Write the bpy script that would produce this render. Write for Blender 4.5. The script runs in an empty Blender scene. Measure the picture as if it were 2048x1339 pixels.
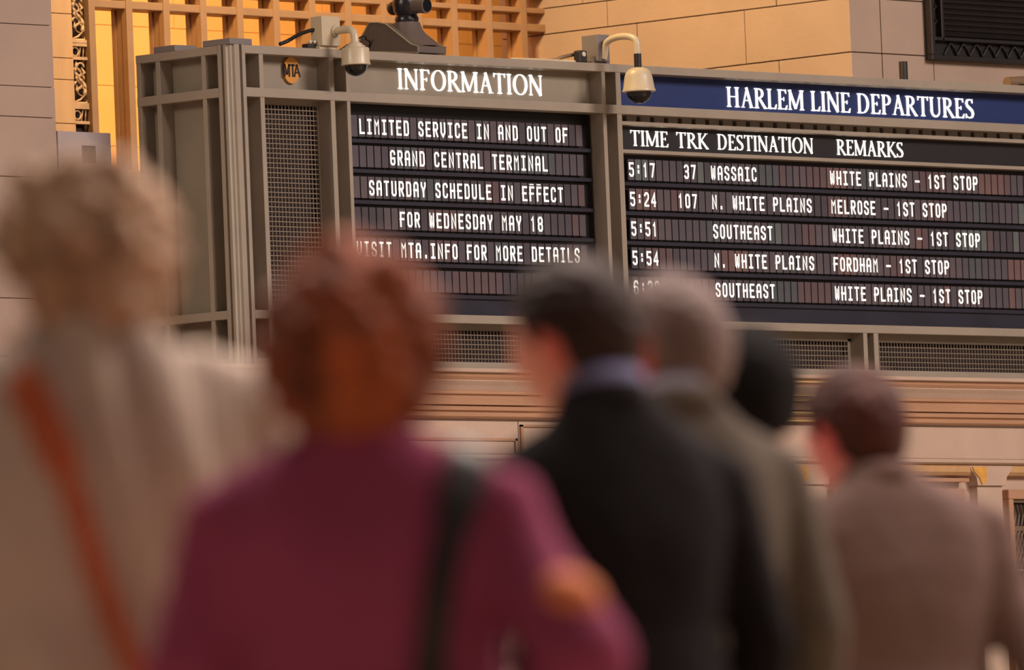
import bpy, bmesh, math, random
from mathutils import Vector, Matrix, noise
random.seed(7)
SC = bpy.context.scene
COL = SC.collection

# ------------------------------------------------------------------ camera
CAM = Vector((-39.32320689, -38.71488171, -3.03071351))
YAW, PIT, ROL, FPX = 0.82093529, 0.05886773, -0.04024208, 20000.0
FWD = Vector((math.sin(YAW)*math.cos(PIT), math.cos(YAW)*math.cos(PIT), math.sin(PIT)))
_r = Vector((math.cos(YAW), -math.sin(YAW), 0)); _u = _r.cross(FWD)
RGT = math.cos(ROL)*_r + math.sin(ROL)*_u
UPV = -math.sin(ROL)*_r + math.cos(ROL)*_u
cd = bpy.data.cameras.new('camera'); co = bpy.data.objects.new('camera', cd); COL.objects.link(co)
M = Matrix((RGT, UPV, -FWD)).transposed().to_4x4(); M.translation = CAM
co.matrix_world = M
cd.sensor_width = 36; cd.lens = FPX/2048*36; cd.clip_end = 500
cd.dof.use_dof = True; cd.dof.focus_distance = 56.8; cd.dof.aperture_fstop = 5.0
SC.camera = co
def onY(x, y, Y):
    q = FWD + RGT*((x-1024)/FPX) + UPV*((669.5-y)/FPX)
    return CAM + q*((Y-CAM.y)/q.y)
def at(x, y, D):
    return CAM + (FWD + RGT*((x-1024)/FPX) + UPV*((669.5-y)/FPX))*D
FLOOR = -3.65

# ------------------------------------------------------------------ world, light, exposure
w = bpy.data.worlds.new('world'); SC.world = w; w.use_nodes = True
bg = w.node_tree.nodes['Background']; bg.inputs[0].default_value = (1.0, 0.80, 0.68, 1); bg.inputs[1].default_value = 0.14
def area(name, loc, target, sx, sy, power, color, spread=180):
    l = bpy.data.lights.new(name, 'AREA'); l.shape = 'RECTANGLE'; l.size = sx; l.size_y = sy
    l.energy = power; l.color = color; l.spread = math.radians(spread)
    o = bpy.data.objects.new(name, l); COL.objects.link(o); o.location = loc
    o.rotation_euler = (Vector(target)-Vector(loc)).to_track_quat('-Z', 'Y').to_euler()
    return o
# daylight from the tall hall windows, high on the right, and the lit ceiling above
area('hall_light', (10, -34, 15), (1, 0, 0), 10, 8, 9500, (1.0, 0.84, 0.74))
area('hall_light', (-8, -38, 20), (-27, -27, -3), 8, 7, 6600, (1.0, 0.80, 0.72))
area('hall_light', (-26, 2, 11), (0, .5, 1), 8, 6, 3600, (1.0, 0.84, 0.66))  # unseen fill, added from the left to brighten the board's side face
area('ceiling_light', (-22, -22, 12), (-26, -26, -3), 12, 12, 4600, (1.0, 0.80, 0.70))
# warm lamps in the bay behind the window grille
area('bay_lamp', (3.2, 4.3, 6.0), (3.4, 5.6, 2.4), 8, .5, 88, (1.0, 0.64, 0.30), 90)
area('bay_lamp', (3.6, 4.3, .2), (3.6, 5.6, 2.6), 8, .5, 88, (1.0, 0.64, 0.30), 90)
area('bay_lamp', (1.2, 0.9, 5.2), (6.1, 2.2, 2.4), 1.2, 1.2, 250, (1.0, 0.66, 0.30), 120)
SC.view_settings.view_transform = 'Standard'; SC.view_settings.look = 'None'
SC.view_settings.gamma = 1; SC.view_settings.use_curve_mapping = False
SC.view_settings.exposure = 0.0

# ------------------------------------------------------------------ materials
def srgb(r, g, b):
    f = lambda c: ((c/255+.055)/1.055)**2.4 if c > 10 else c/255/12.92
    return (f(r), f(g), f(b), 1)
def mat(name, col, rough=.6, metal=0, emit=0, var=.12, scale=6, bump=0, bscale=60, stretch=(1, 1, 1), trans=0, sheen=0):
    m = bpy.data.materials.new(name); m.use_nodes = True; nt = m.node_tree
    b = nt.nodes['Principled BSDF']
    b.inputs['Roughness'].default_value = rough; b.inputs['Metallic'].default_value = metal
    if sheen: b.inputs['Sheen Weight'].default_value = sheen
    tc = nt.nodes.new('ShaderNodeTexCoord'); mp = nt.nodes.new('ShaderNodeMapping')
    mp.inputs['Scale'].default_value = stretch
    nt.links.new(tc.outputs['Object'], mp.inputs['Vector'])
    n = nt.nodes.new('ShaderNodeTexNoise'); n.inputs['Scale'].default_value = scale; n.inputs['Detail'].default_value = 5
    nt.links.new(mp.outputs[0], n.inputs['Vector'])
    cr = nt.nodes.new('ShaderNodeValToRGB')
    cr.color_ramp.elements[0].position = .3; cr.color_ramp.elements[1].position = .7
    cr.color_ramp.elements[0].color = tuple(c*(1-var) for c in col[:3])+(1,)
    cr.color_ramp.elements[1].color = tuple(min(1, c*(1+var)) for c in col[:3])+(1,)
    nt.links.new(n.outputs['Fac'], cr.inputs[0]); nt.links.new(cr.outputs[0], b.inputs['Base Color'])
    if emit:
        b.inputs['Emission Color'].default_value = col; b.inputs['Emission Strength'].default_value = emit
    if bump:
        n2 = nt.nodes.new('ShaderNodeTexNoise'); n2.inputs['Scale'].default_value = bscale; n2.inputs['Detail'].default_value = 3
        nt.links.new(mp.outputs[0], n2.inputs['Vector'])
        bp = nt.nodes.new('ShaderNodeBump'); bp.inputs['Strength'].default_value = bump; bp.inputs['Distance'].default_value = .01
        nt.links.new(n2.outputs['Fac'], bp.inputs['Height']); nt.links.new(bp.outputs[0], b.inputs['Normal'])
    return m
MT = dict(
 frame=mat('board_paint', srgb(150, 139, 126), .45, 0, var=.07, scale=5, bump=.1),
 panel=mat('panel_paint', srgb(140, 130, 116), .5, 0, var=.08, scale=4),
 black=mat('display_black', srgb(30, 27, 31), .35, var=.2),
 bar=mat('row_bar', srgb(44, 42, 54), .35, var=.15, scale=3),
 blue=mat('line_blue', srgb(22, 42, 98), .5, var=.12, scale=2),
 header=mat('header_black', srgb(27, 23, 28), .5, var=.15),
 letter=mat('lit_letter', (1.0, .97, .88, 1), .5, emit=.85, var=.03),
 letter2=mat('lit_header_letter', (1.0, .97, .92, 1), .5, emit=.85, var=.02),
 mesh=mat('grille_wire', srgb(138, 124, 110), .45, .2, var=.05),
 dark=mat('grille_dark', srgb(40, 26, 24), .8, var=.25, scale=9),
 stone=mat('limestone', srgb(190, 164, 146), .75, var=.07, scale=3, bump=.25, bscale=30, stretch=(1, 1, 1)),
 stone_tan=mat('limestone_tan', srgb(176, 134, 104), .75, var=.08, scale=4, bump=.25, bscale=30, stretch=(.4, 1, 3)),  # on the cornice the tan carries warm bounced light
 stone_gold=mat('limestone_gold', srgb(198, 158, 112), .75, var=.07, scale=4, bump=.2, bscale=30, stretch=(3, 3, .6)),
 pier=mat('pier_stone', srgb(164, 142, 128), .75, var=.06, scale=2.5, bump=.2, bscale=25),
 joint=mat('mortar', srgb(96, 72, 58), .9, var=.15),
 orange=mat('bay_wall_paint', srgb(230, 166, 92), .8, var=.05, scale=2),
 mullion=mat('bronze_mullion', srgb(156, 122, 88), .5, .1, var=.08, scale=5),
 orn=mat('ornament_gilt', srgb(196, 160, 118), .5, .2, var=.2, scale=12),
 iron=mat('dark_iron', srgb(35, 29, 31), .5, .3, var=.2, scale=8),
 cctv=mat('cctv_ivory', srgb(190, 175, 150), .35, var=.04),
 smoke=mat('smoked_dome', srgb(16, 14, 20), .06, var=.05),
 greybox=mat('box_grey', srgb(118, 112, 112), .4, var=.08),
 rubber=mat('cable_black', srgb(22, 18, 20), .6, var=.1),
 fix=mat('fixture_grey', srgb(98, 86, 82), .4, var=.1),
 fixdark=mat('fixture_black', srgb(28, 26, 36), .3, var=.1),
 edge=mat('fixture_seam', srgb(160, 148, 124), .45, var=.05),
 gold=mat('emblem_gold', srgb(224, 160, 84), .35, .4, var=.06),
 emb=mat('emblem_letters', srgb(40, 24, 22), .5, var=.05),
 utility=mat('utility_box', srgb(160, 148, 150), .5, var=.05, scale=4),
 glint=mat('glint', srgb(255, 226, 150), .35, .2, var=.05),  # pale gold colour stands in for highlights on the lit mouldings
 lattice=mat('lattice_bronze', srgb(120, 98, 78), .5, .3, var=.15),
 golden=mat('golden', srgb(226, 170, 84), .4, .2, var=.15, scale=20),
 floor=mat('hall_floor', srgb(170, 148, 126), .35, var=.08, scale=1.5),
 white=mat('paper_label', srgb(200, 190, 175), .6, var=.03),
)
for i, c in enumerate([(82, 76, 84), (75, 69, 78), (88, 80, 86), (92, 76, 80), (77, 80, 86), (70, 65, 73), (106, 84, 84), (92, 98, 100)]):
    MT['flap%d' % i] = mat('flap_%d' % i, srgb(*c), .4, var=.12, scale=7)

# ------------------------------------------------------------------ mesh helpers
class MB:
    def __init__(s): s.v = []; s.f = []
    def add(s, vs, fs):
        o = len(s.v); s.v += [tuple(v) for v in vs]; s.f += [tuple(i+o for i in f) for f in fs]
    def box(s, x0, x1, y0, y1, z0, z1):
        s.add([(x, y, z) for x in (x0, x1) for y in (y0, y1) for z in (z0, z1)],
              [(0, 1, 3, 2), (4, 6, 7, 5), (0, 4, 5, 1), (2, 3, 7, 6), (0, 2, 6, 4), (1, 5, 7, 3)])
        return s
    def prism(s, poly, axis, lo, hi):
        n = len(poly)
        def P(a, b, t): return {'x': (t, a, b), 'y': (a, t, b), 'z': (a, b, t)}[axis]
        s.add([P(a, b, lo) for a, b in poly]+[P(a, b, hi) for a, b in poly],
              [tuple(range(n-1, -1, -1)), tuple(range(n, 2*n))]+[(i, (i+1) % n, n+(i+1) % n, n+i) for i in range(n)])
        return s
    def loft(s, rings, cap=True):
        n = len(rings[0]); vs = [p for r in rings for p in r]; fs = []
        for k in range(len(rings)-1):
            for i in range(n):
                j = (i+1) % n; fs.append((k*n+i, k*n+j, (k+1)*n+j, (k+1)*n+i))
        if cap: fs += [tuple(range(n-1, -1, -1)), tuple(range((len(rings)-1)*n, len(rings)*n))]
        s.add(vs, fs); return s
    def tube(s, path, r, n=10, ref=None):
        """r: number, list of numbers or list of (rx, ry); ref: direction that ry follows"""
        P = [Vector(p) for p in path]; rings = []
        R = r if isinstance(r, (list, tuple)) and len(r) == len(P) else [r]*len(P)
        ref = Vector(ref) if ref else None
        u = None
        for i, p in enumerate(P):
            t = (P[min(i+1, len(P)-1)]-P[max(i-1, 0)]).normalized()
            if ref is not None: v = (ref-t*ref.dot(t)).normalized()
            else:
                if u is None:
                    a = Vector((0, 0, 1)) if abs(t.z) < .9 else Vector((1, 0, 0)); v = (a-t*a.dot(t)).normalized()
                else: v = (u-t*u.dot(t)).normalized()
                u = v
            h = v.cross(t); rx, ry = R[i] if isinstance(R[i], (tuple, list)) else (R[i], R[i])
            rings.append([p+h*rx*math.cos(a)+v*ry*math.sin(a) for a in (2*math.pi*k/n for k in range(n))])
        s.loft(rings); return s
    def capsule(s, path, r, n=14, ref=None):
        P = [Vector(p) for p in path]; R = [(q if isinstance(q, (tuple, list)) else (q, q)) for q in r]
        a = (P[0]-P[1]).normalized(); b = (P[-1]-P[-2]).normalized()
        m0 = min(R[0]); m1 = min(R[-1])
        pre = [(P[0]+a*m0*math.sin(t), (R[0][0]*math.cos(t), R[0][1]*math.cos(t))) for t in (1.45, 1.1, .7, .35)]
        post = [(P[-1]+b*m1*math.sin(t), (R[-1][0]*math.cos(t), R[-1][1]*math.cos(t))) for t in (.35, .7, 1.1, 1.45)]
        return s.tube([x[0] for x in pre]+P+[x[0] for x in post], [x[1] for x in pre]+R+[x[1] for x in post], n, ref)
    def lathe(s, prof, c, n=28):
        c = Vector(c)
        s.loft([[c+Vector((r*math.cos(a), r*math.sin(a), z)) for a in (2*math.pi*k/n for k in range(n))] for r, z in prof]); return s
    def data(s, name, m, smooth=False):
        me = bpy.data.meshes.new(name); me.from_pydata(s.v, [], s.f); me.materials.append(m)
        b = bmesh.new(); b.from_mesh(me); bmesh.ops.recalc_face_normals(b, faces=b.faces); b.to_mesh(me); b.free()
        if smooth:
            for p in me.polygons: p.use_smooth = True
        return me
    def build(s, name, m, parent=None, smooth=False, bevel=0, **props):
        return link(name, s.data(name, m, smooth), parent, bevel, **props)
def link(name, me, parent=None, bevel=0, **props):
    o = bpy.data.objects.new(name, me); COL.objects.link(o)
    if parent: o.parent = parent
    if bevel:
        md = o.modifiers.new('bevel', 'BEVEL'); md.width = bevel; md.segments = 2; md.limit_method = 'ANGLE'
    for k, v in props.items(): o[k] = v
    return o
def thing(name, label, cat, loc=(0, 0, 0), group=None):
    o = bpy.data.objects.new(name, None); COL.objects.link(o); o.location = loc; o.empty_display_size = .1
    o['label'] = label; o['category'] = cat
    if group: o['group'] = group
    return o
def structure(name, label=None):
    o = bpy.data.objects.new(name, None); COL.objects.link(o); o['kind'] = 'structure'
    o.empty_display_size = .1
    if label: o['label'] = label
    return o
def smoothmat(o, ang=40):
    for p in o.data.polygons: p.use_smooth = True
    o.data.set_sharp_from_angle(angle=math.radians(ang))

# ------------------------------------------------------------------ lettering
def ribbon(pts, wd):
    """flat outline quads along a polyline with a width per vertex -> list of quads (2d)"""
    n = len(pts); W = wd if isinstance(wd, (list, tuple)) else [wd]*n; L = []; Rr = []
    closed = pts[0] == pts[-1]
    for i in range(n):
        if closed and i in (0, n-1): a, b = pts[-2], pts[1]
        else: a, b = pts[max(i-1, 0)], pts[min(i+1, n-1)]
        if closed and i in (0, n-1): d1 = Vector(pts[0])-Vector(pts[-2]); d2 = Vector(pts[1])-Vector(pts[0])
        elif 0 < i < n-1: d1 = Vector(pts[i])-Vector(pts[i-1]); d2 = Vector(pts[i+1])-Vector(pts[i])
        else: d1 = d2 = Vector(b)-Vector(a)
        d1.normalize(); d2.normalize(); t = (d1+d2).normalized(); k = 1/max(.5, t.dot(d1))
        nx, ny = -t.y, t.x; h = W[i]/2*k
        L.append((pts[i][0]+nx*h, pts[i][1]+ny*h)); Rr.append((pts[i][0]-nx*h, pts[i][1]-ny*h))
    return [(L[i], L[i+1], Rr[i+1], Rr[i]) for i in range(n-1)]
# dot-panel letters: polylines on a unit cell, stroke .24 wide of the cell width
c_ = .22
FL = {
 'L': [[(0, 1), (0, 0), (1, 0)]], 'I': [[(.1, 1), (.9, 1)], [(.5, 1), (.5, 0)], [(.1, 0), (.9, 0)]],
 'M': [[(0, 0), (0, 1), (.5, .62), (1, 1), (1, 0)]], 'T': [[(0, 1), (1, 1)], [(.5, 1), (.5, 0)]],
 'E': [[(1, 1), (0, 1), (0, 0), (1, 0)], [(0, .52), (.8, .52)]], 'F': [[(1, 1), (0, 1), (0, 0)], [(0, .52), (.8, .52)]],
 'D': [[(0, 0), (0, 1), (.75, 1), (1, .86), (1, .14), (.75, 0), (0, 0)]],
 'S': [[(1, .8), (1, .88), (.75, 1), (.25, 1), (0, .88), (0, .62), (1, .38), (1, .12), (.75, 0), (.25, 0), (0, .12), (0, .2)]],
 'R': [[(0, 0), (0, 1), (.75, 1), (1, .88), (1, .6), (.75, .48), (0, .48)], [(.45, .48), (1, 0)]],
 'P': [[(0, 0), (0, 1), (.75, 1), (1, .88), (1, .6), (.75, .48), (0, .48)]],
 'V': [[(0, 1), (0, .3), (.5, 0), (1, .3), (1, 1)]], 'U': [[(0, 1), (0, .14), (.25, 0), (.75, 0), (1, .14), (1, 1)]],
 'C': [[(1, .8), (1, .88), (.75, 1), (.25, 1), (0, .88), (0, .12), (.25, 0), (.75, 0), (1, .12), (1, .2)]],
 'G': [[(1, .8), (1, .88), (.75, 1), (.25, 1), (0, .88), (0, .12), (.25, 0), (.75, 0), (1, .12), (1, .45), (.5, .45)]],
 'N': [[(0, 0), (0, 1), (1, 0), (1, 1)]], 'A': [[(0, 0), (0, .86), (.25, 1), (.75, 1), (1, .86), (1, 0)], [(0, .45), (1, .45)]],
 'O': [[(.25, 0), (0, .14), (0, .86), (.25, 1), (.75, 1), (1, .86), (1, .14), (.75, 0), (.25, 0)]],
 'H': [[(0, 0), (0, 1)], [(1, 0), (1, 1)], [(0, .5), (1, .5)]], 'Y': [[(0, 1), (0, .8), (.5, .42), (1, .8), (1, 1)], [(.5, .45), (.5, 0)]],
 'W': [[(0, 1), (.04, .1), (.22, 0), (.5, .42), (.78, 0), (.96, .1), (1, 1)], [(.5, .42), (.5, .8)]],
 '1': [[(.2, .82), (.5, 1), (.5, 0)]],
 '8': [[(.25, 0), (0, .14), (0, .4), (.2, .52), (0, .64), (0, .86), (.25, 1), (.75, 1), (1, .86), (1, .64), (.8, .52), (1, .4), (1, .14), (.75, 0), (.25, 0)], [(.2, .52), (.8, .52)]],
 '5': [[(1, 1), (0, 1), (0, .58), (.75, .58), (1, .46), (1, .14), (.75, 0), (.25, 0), (0, .12)]],
 '7': [[(0, 1), (1, 1), (.4, 0)]], '3': [[(0, .88), (.25, 1), (.75, 1), (1, .86), (1, .64), (.8, .52), (1, .4), (1, .14), (.75, 0), (.25, 0), (0, .12)], [(.35, .52), (.8, .52)]],
 '2': [[(0, .84), (.25, 1), (.75, 1), (1, .86), (1, .6), (0, .12), (0, 0), (1, 0)]],
 '4': [[(.8, 0), (.8, 1), (0, .35), (0, .28), (1, .28)]],
 '0': [[(.25, 0), (0, .14), (0, .86), (.25, 1), (.75, 1), (1, .86), (1, .14), (.75, 0), (.25, 0)]],
 '6': [[(1, .84), (.75, 1), (.25, 1), (0, .86), (0, .14), (.25, 0), (.75, 0), (1, .14), (1, .42), (.75, .55), (0, .55)]],
 ':': [[(.5, .28), (.5, .4)], [(.5, .68), (.5, .8)]], '.': [[(.5, 0), (.5, .12)]], '-': [[(0, .48), (1, .48)]],
}
def flap_text(parent, txt, x0, ztop, pitch, w=.041, h=.084, st=.0115, y=0.0):
    """letters are printed flat on the flap faces"""
    for i, ch in enumerate(txt):
        if ch == ' ': continue
        X = x0+i*pitch; W, H = w-st, h-st; mb = MB()
        off = .012 if (i == IN_EFFECT.get(txt) or i-1 == IN_EFFECT.get(txt)) else 0
        for pl in FL[ch]:
            P = [(X+st/2+a*W, ztop-h+st/2+b*H) for a, b in pl]
            if P[0] != P[-1]:                       # square ends
                d = (Vector(P[0])-Vector(P[1])).normalized()*st/2; P[0] = (P[0][0]+d.x, P[0][1]+d.y)
                d = (Vector(P[-1])-Vector(P[-2])).normalized()*st/2; P[-1] = (P[-1][0]+d.x, P[-1][1]+d.y)
            for q in ribbon(P, st*(1.15 if ch in ':.' else .74 if ch in 'WM' else 1)):
                mb.add([(a, y, b) for a, b in q], [(0, 1, 2, 3)])
        if off:   # a slipped flap shows a sliver of the next one above the letter
            mb.box(X+.002, X+w-.006, y-.001, y, ztop+.008, ztop+.013)
        mb.build('flap_letter', MT['letter'], parent)
IN_EFFECT = {'SATURDAY SCHEDULE IN EFFECT': 22}
# roman capitals: heavy stems, hairlines, bracketed serifs
def arc(cx, cy, rx, ry, a0, a1, n=16):
    return [(cx+rx*math.cos(math.radians(a0+(a1-a0)*i/n)), cy+ry*math.sin(math.radians(a0+(a1-a0)*i/n))) for i in range(n+1)]
def arcw(a0, a1, th, tn, n=16):   # thick where vertical, thin where horizontal
    return [tn+(th-tn)*abs(math.cos(math.radians(a0+(a1-a0)*i/n)))**1.3 for i in range(n+1)]
SK, TN, SF = .138, .055, .045      # stem, hairline, serif
def stem(x, w=SK, z0=0, z1=1, top=True, bot=True):
    r = [ribbon([(x, z0), (x, z1)], w)]
    for f, z in ((bot, z0), (top, z1)):
        if f:
            s = 1 if z == z0 else -1
            r.append([((x-w/2-.075, z), (x+w/2+.075, z), (x+w/2+.07, z+s*SF*.8), (x-w/2-.07, z+s*SF*.8))])
            r.append([((x-w/2-.04, z+s*SF*.8), (x+w/2+.04, z+s*SF*.8), (x+w/2, z+s*.1), (x-w/2, z+s*.1))])
    return [q for a in r for q in a]
def rib(p, w): return ribbon(p, w)
def roman(ch):
    if ch == 'I': return .36, stem(.18)
    if ch == 'N': return .88, stem(.14, TN*1.2)+stem(.74, TN*1.2, bot=False)+rib([(.08, 1), (.14, .97), (.74, 0)], [.06, SK*1.1, SK*1.0])
    if ch == 'F': return .66, stem(.18)+rib([(.2, 1-TN/2), (.58, 1-TN/2)], TN)+[((.5, 1), (.6, 1), (.62, .8), (.59, .8))]+rib([(.2, .52), (.46, .52)], TN)+[((.43, .62), (.46, .62), (.46, .42), (.43, .42))]
    if ch == 'E': return .68, stem(.18)+rib([(.2, 1-TN/2), (.58, 1-TN/2)], TN)+[((.48, 1), (.59, 1), (.61, .8), (.58, .8))]+rib([(.2, .52), (.46, .52)], TN)+[((.43, .62), (.46, .62), (.46, .42), (.43, .42))]+rib([(.2, TN/2), (.6, TN/2)], TN)+[((.5, 0), (.62, 0), (.66, .22), (.62, .22))]
    if ch == 'L': return .64, stem(.18)+rib([(.2, TN/2), (.56, TN/2)], TN)+[((.48, 0), (.59, 0), (.64, .24), (.6, .24))]
    if ch == 'T': return .74, stem(.37, top=False)+rib([(.04, 1-TN/2), (.7, 1-TN/2)], TN)+[((.02, 1.02), (.12, 1), (.06, .8), (.03, .8)), ((.72, 1.02), (.62, 1), (.68, .8), (.71, .8))]
    if ch == 'H': return .9, stem(.19)+stem(.71)+rib([(.2, .52), (.7, .52)], TN)
    if ch == 'U': return .86, stem(.18, bot=False, z0=.3)+stem(.7, TN*1.2, bot=False, z0=.3)+rib([(.18, .32)]+arc(.44, .3, .26, .28, 180, 360), [SK]+[SK+(TN*1.2-SK)*i/16 for i in range(17)])
    if ch == 'O': return .92, rib(arc(.46, .5, .36, .49, 0, 360, 32)[:-1]+[arc(.46, .5, .36, .49, 0, 360, 32)[0]], arcw(0, 360, SK*1.05, TN, 32))
    if ch == 'D': return .88, stem(.18)+rib([(.18, 1-TN/2), (.36, 1-TN/2)]+arc(.38, .5, .36, .5-TN/2, 90, -90)+[(.18, TN/2)], [TN, TN]+arcw(90, -90, SK*1.05, TN)+[TN])
    if ch == 'P': return .7, stem(.18)+rib([(.18, 1-TN/2), (.32, 1-TN/2)]+arc(.34, .735, .24, .24, 90, -90)+[(.18, .495)], [TN, TN]+arcw(90, -90, SK, TN)+[TN])
    if ch == 'R': return .8, stem(.18)+rib([(.18, 1-TN/2), (.32, 1-TN/2)]+arc(.34, .75, .22, .22, 90, -90)+[(.18, .53)], [TN, TN]+arcw(90, -90, SK, TN)+[TN])+rib([(.34, .52), (.7, .03), (.82, .0)], [SK*.8, SK, .04])
    if ch == 'K': return .82, stem(.18)+rib([(.22, .45), (.66, .97)], TN*1.2)+[((.54, 1), (.8, 1), (.78, .965), (.56, .965))]+rib([(.3, .55), (.72, .03), (.84, 0)], [SK*.8, SK, .04])
    if ch == 'A': return .84, rib([(.14, 0), (.43, .98)], TN*1.2)+rib([(.4, 1.02), (.7, 0)], SK)+rib([(.24, .36), (.58, .36)], TN)+[((.02, 0), (.27, 0), (.25, .035), (.04, .035)), ((.56, 0), (.86, 0), (.84, .035), (.58, .035))]
    if ch == 'M': return 1.06, stem(.13, TN*1.3)+stem(.9, SK)+rib([(.12, 1), (.5, .06)], SK)+rib([(.5, .06), (.88, 1)], TN*1.2)
    if ch == 'S':
        p = [(.5, .8), (.47, .92), (.33, .975), (.17, .93), (.11, .78), (.18, .63), (.33, .52), (.48, .4), (.54, .24), (.47, .08), (.3, .025), (.13, .08), (.07, .22)]
        return .64, rib(p, [.03, .05, TN, .1, .13, .15, .16, .15, .13, .1, TN, .05, .03])+[((.49, 1), (.52, 1), (.52, .78), (.49, .78)), ((.05, 0), (.08, 0), (.08, .24), (.05, .24))]
    return .34, []
def roman_text(parent, txt, x0, x1, zb, zt, yf, depth=.006):
    gl = [roman(c) for c in txt]; tot = sum(g[0] for g in gl)+.03*(len(gl)-1); k = (x1-x0)/tot; h = zt-zb; x = x0
    for g in gl:
        lb = MB()
        for q in g[1]:
            lb.prism([(x+a*k, zb+b*h) for a, b in q], 'y', yf, yf+depth)
        if lb.v: lb.build('letter', MT['letter2'], parent)
        x += (g[0]+.03)*k

# ------------------------------------------------------------------ setting: floor
structure_floor = MB().box(-48, 30, -48, 0.05, FLOOR-.2, FLOOR).build('floor', MT['floor'], kind='structure')

# ------------------------------------------------------------------ boards
ZT, ZT2, ZM1, ZM0, ZL1, ZL0, ZB1, ZB0 = 1.885, 1.838, 1.650, 1.598, .416, .368, .150, .113
FY = -.10
def rails(parent, x0, x1, zs, yb=.0, y0=FY-.004):
    for a, b in zs: MB().box(x0, x1, y0, yb, a, b).build('rail', MT['frame'], parent, bevel=.003)
ib = thing('information_board', 'taupe framed board headed INFORMATION with a split-flap service notice and round emblem', 'sign', (0.0, 0, ZB0))
ib_children = []
def P_(o):   # parts are modelled in world axes; offset them into their thing
    return o
ib.location = (0, 0, 0)
XI1 = 3.0555
rails(ib, .062, XI1, [(ZT2, ZT), (ZM0, ZM1)])
rails(ib, .8636, XI1, [(ZL0, ZL1)]); rails(ib, .062, .8636, [(ZL0, ZL1)])
rails(ib, .062, XI1, [(ZB0, ZB1)])
for a, b in ((.1725, .2062), (.732, .767), (.8636, .8905), (2.980, 3.010)):
    MB().box(a, b, FY, 0, ZB0+.002, ZT2+.001).build('stile', MT['frame'], ib, bevel=.002)
# corner post, fluted
cp = [(.062, .0), (.062, -.104), (.036, -.104), (.033, -.082), (.019, -.082), (.016, -.104), (-.022, -.104), (-.024, -.088),
      (-.036, -.084), (-.040, -.070), (-.054, -.066), (-.054, -.046), (-.036, -.044), (-.036, -.030), (-.054, -.028), (-.054, -.006), (-.054, 0.0)]
MB().prism(cp, 'z', ZB0, ZT+.001).build('corner_post', MT['frame'], ib, bevel=.0015)
# back panels in the front face
def panel(x0, x1, z0, z1, m='panel', y=0, name='panel', parent=None):
    return MB().box(x0, x1, y, y+.02, z0, z1).build(name, MT[m], parent or ib)
for x0, x1 in ((.062, .19), (.75, .88), (2.995, XI1)):
    for z0, z1 in ((ZM1-.01, ZT2+.01), (ZL1-.01, ZM0+.01), (ZB1-.01, ZL0+.01)): panel(x0, x1, z0, z1)
pe = panel(.19, .75, ZM1-.01, ZT2+.01, name='emblem_panel')
panel(.19, .75, ZB1-.01, ZL0+.01)
hp = panel(.88, 2.995, ZM1+.012, ZT2+.01, name='header_panel')
panel(.88, 2.995, ZM1-.01, ZM1+.009)
# MTA emblem: round gold badge, bitten at the left where the letters start
EX, EZ, ER = .515, 1.766, .074
pts = []
for i in range(49):
    a = math.radians(158-316*i/48)  if False else math.radians(150-300*i/48)
    pts.append((EX+ER*.86*math.cos(a)*1.0, EZ+ER*math.sin(a)))
pts = [(EX-.062, EZ+.036)]+[(EX+.064*math.cos(math.radians(a)), EZ+ER*math.sin(math.radians(a))) for a in range(150, -151, -6)]+[(EX-.050, EZ-.034), (EX-.052, EZ+.036)]
emblem = MB().prism(pts, 'y', -.018, 0).build('emblem', MT['gold'], pe, bevel=.002, label='round gold transit emblem with dark letters')
mb = MB()
def seg(a, b, w_): 
    for q in ribbon([a, b], w_): mb.prism(list(q), 'y', -.0215, -.018)
h0, h1 = EZ-.036, EZ+.034
for a, b, w_ in (((-.058, 0), (-.058, 1), .011), ((-.058, 1), (-.040, .15), .010), ((-.040, .15), (-.022, 1), .010), ((-.022, 1), (-.022, 0), .011),
              ((-.014, .93), (.026, .93), .010), ((.006, 1), (.006, 0), .011), ((.018, 0), (.040, 1), .010), ((.040, 1), (.062, 0), .011), ((.028, .35), (.052, .35), .008)):
    seg((EX+a[0], h0+a[1]*(h1-h0)), (EX+b[0], h0+b[1]*(h1-h0)), w_)
mb.build('emblem_letters', MT['emb'], pe, label='dark letters MTA')
# grille meshes
def wire(x0, x1, z0, z1, parent, pitch=.0273, name='grille_mesh'):
    g = MB(); n = int(round((x1-x0)/pitch)); m_ = int(round((z1-z0)/pitch))
    for i in range(n+1):
        x = x0+(x1-x0)*i/n; g.box(x-.0020, x+.0020, .002, .008, z0, z1)
    for j in range(m_+1):
        z = z0+(z1-z0)*j/m_; g.box(x0, x1, -.001, .005, z-.0024, z+.0024)
    g.build(name, MT['mesh'], parent, kind='stuff')
    MB().box(x0-.03, x1+.03, .05, .06, z0-.03, z1+.03).build('grille_backing', MT['dark'], parent)
    # margins round the mesh
wire(.222, .724, .43, 1.572, ib)
panel(.19, .75, 1.572, ZM0+.01); panel(.19, .222, .41, 1.572); panel(.724, .75, .41, 1.572)
wire(.90, 2.97, .150, .338, ib)
panel(.88, 2.995, .338, ZL0+.01); panel(.88, 2.995, ZB0, .150)
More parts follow.
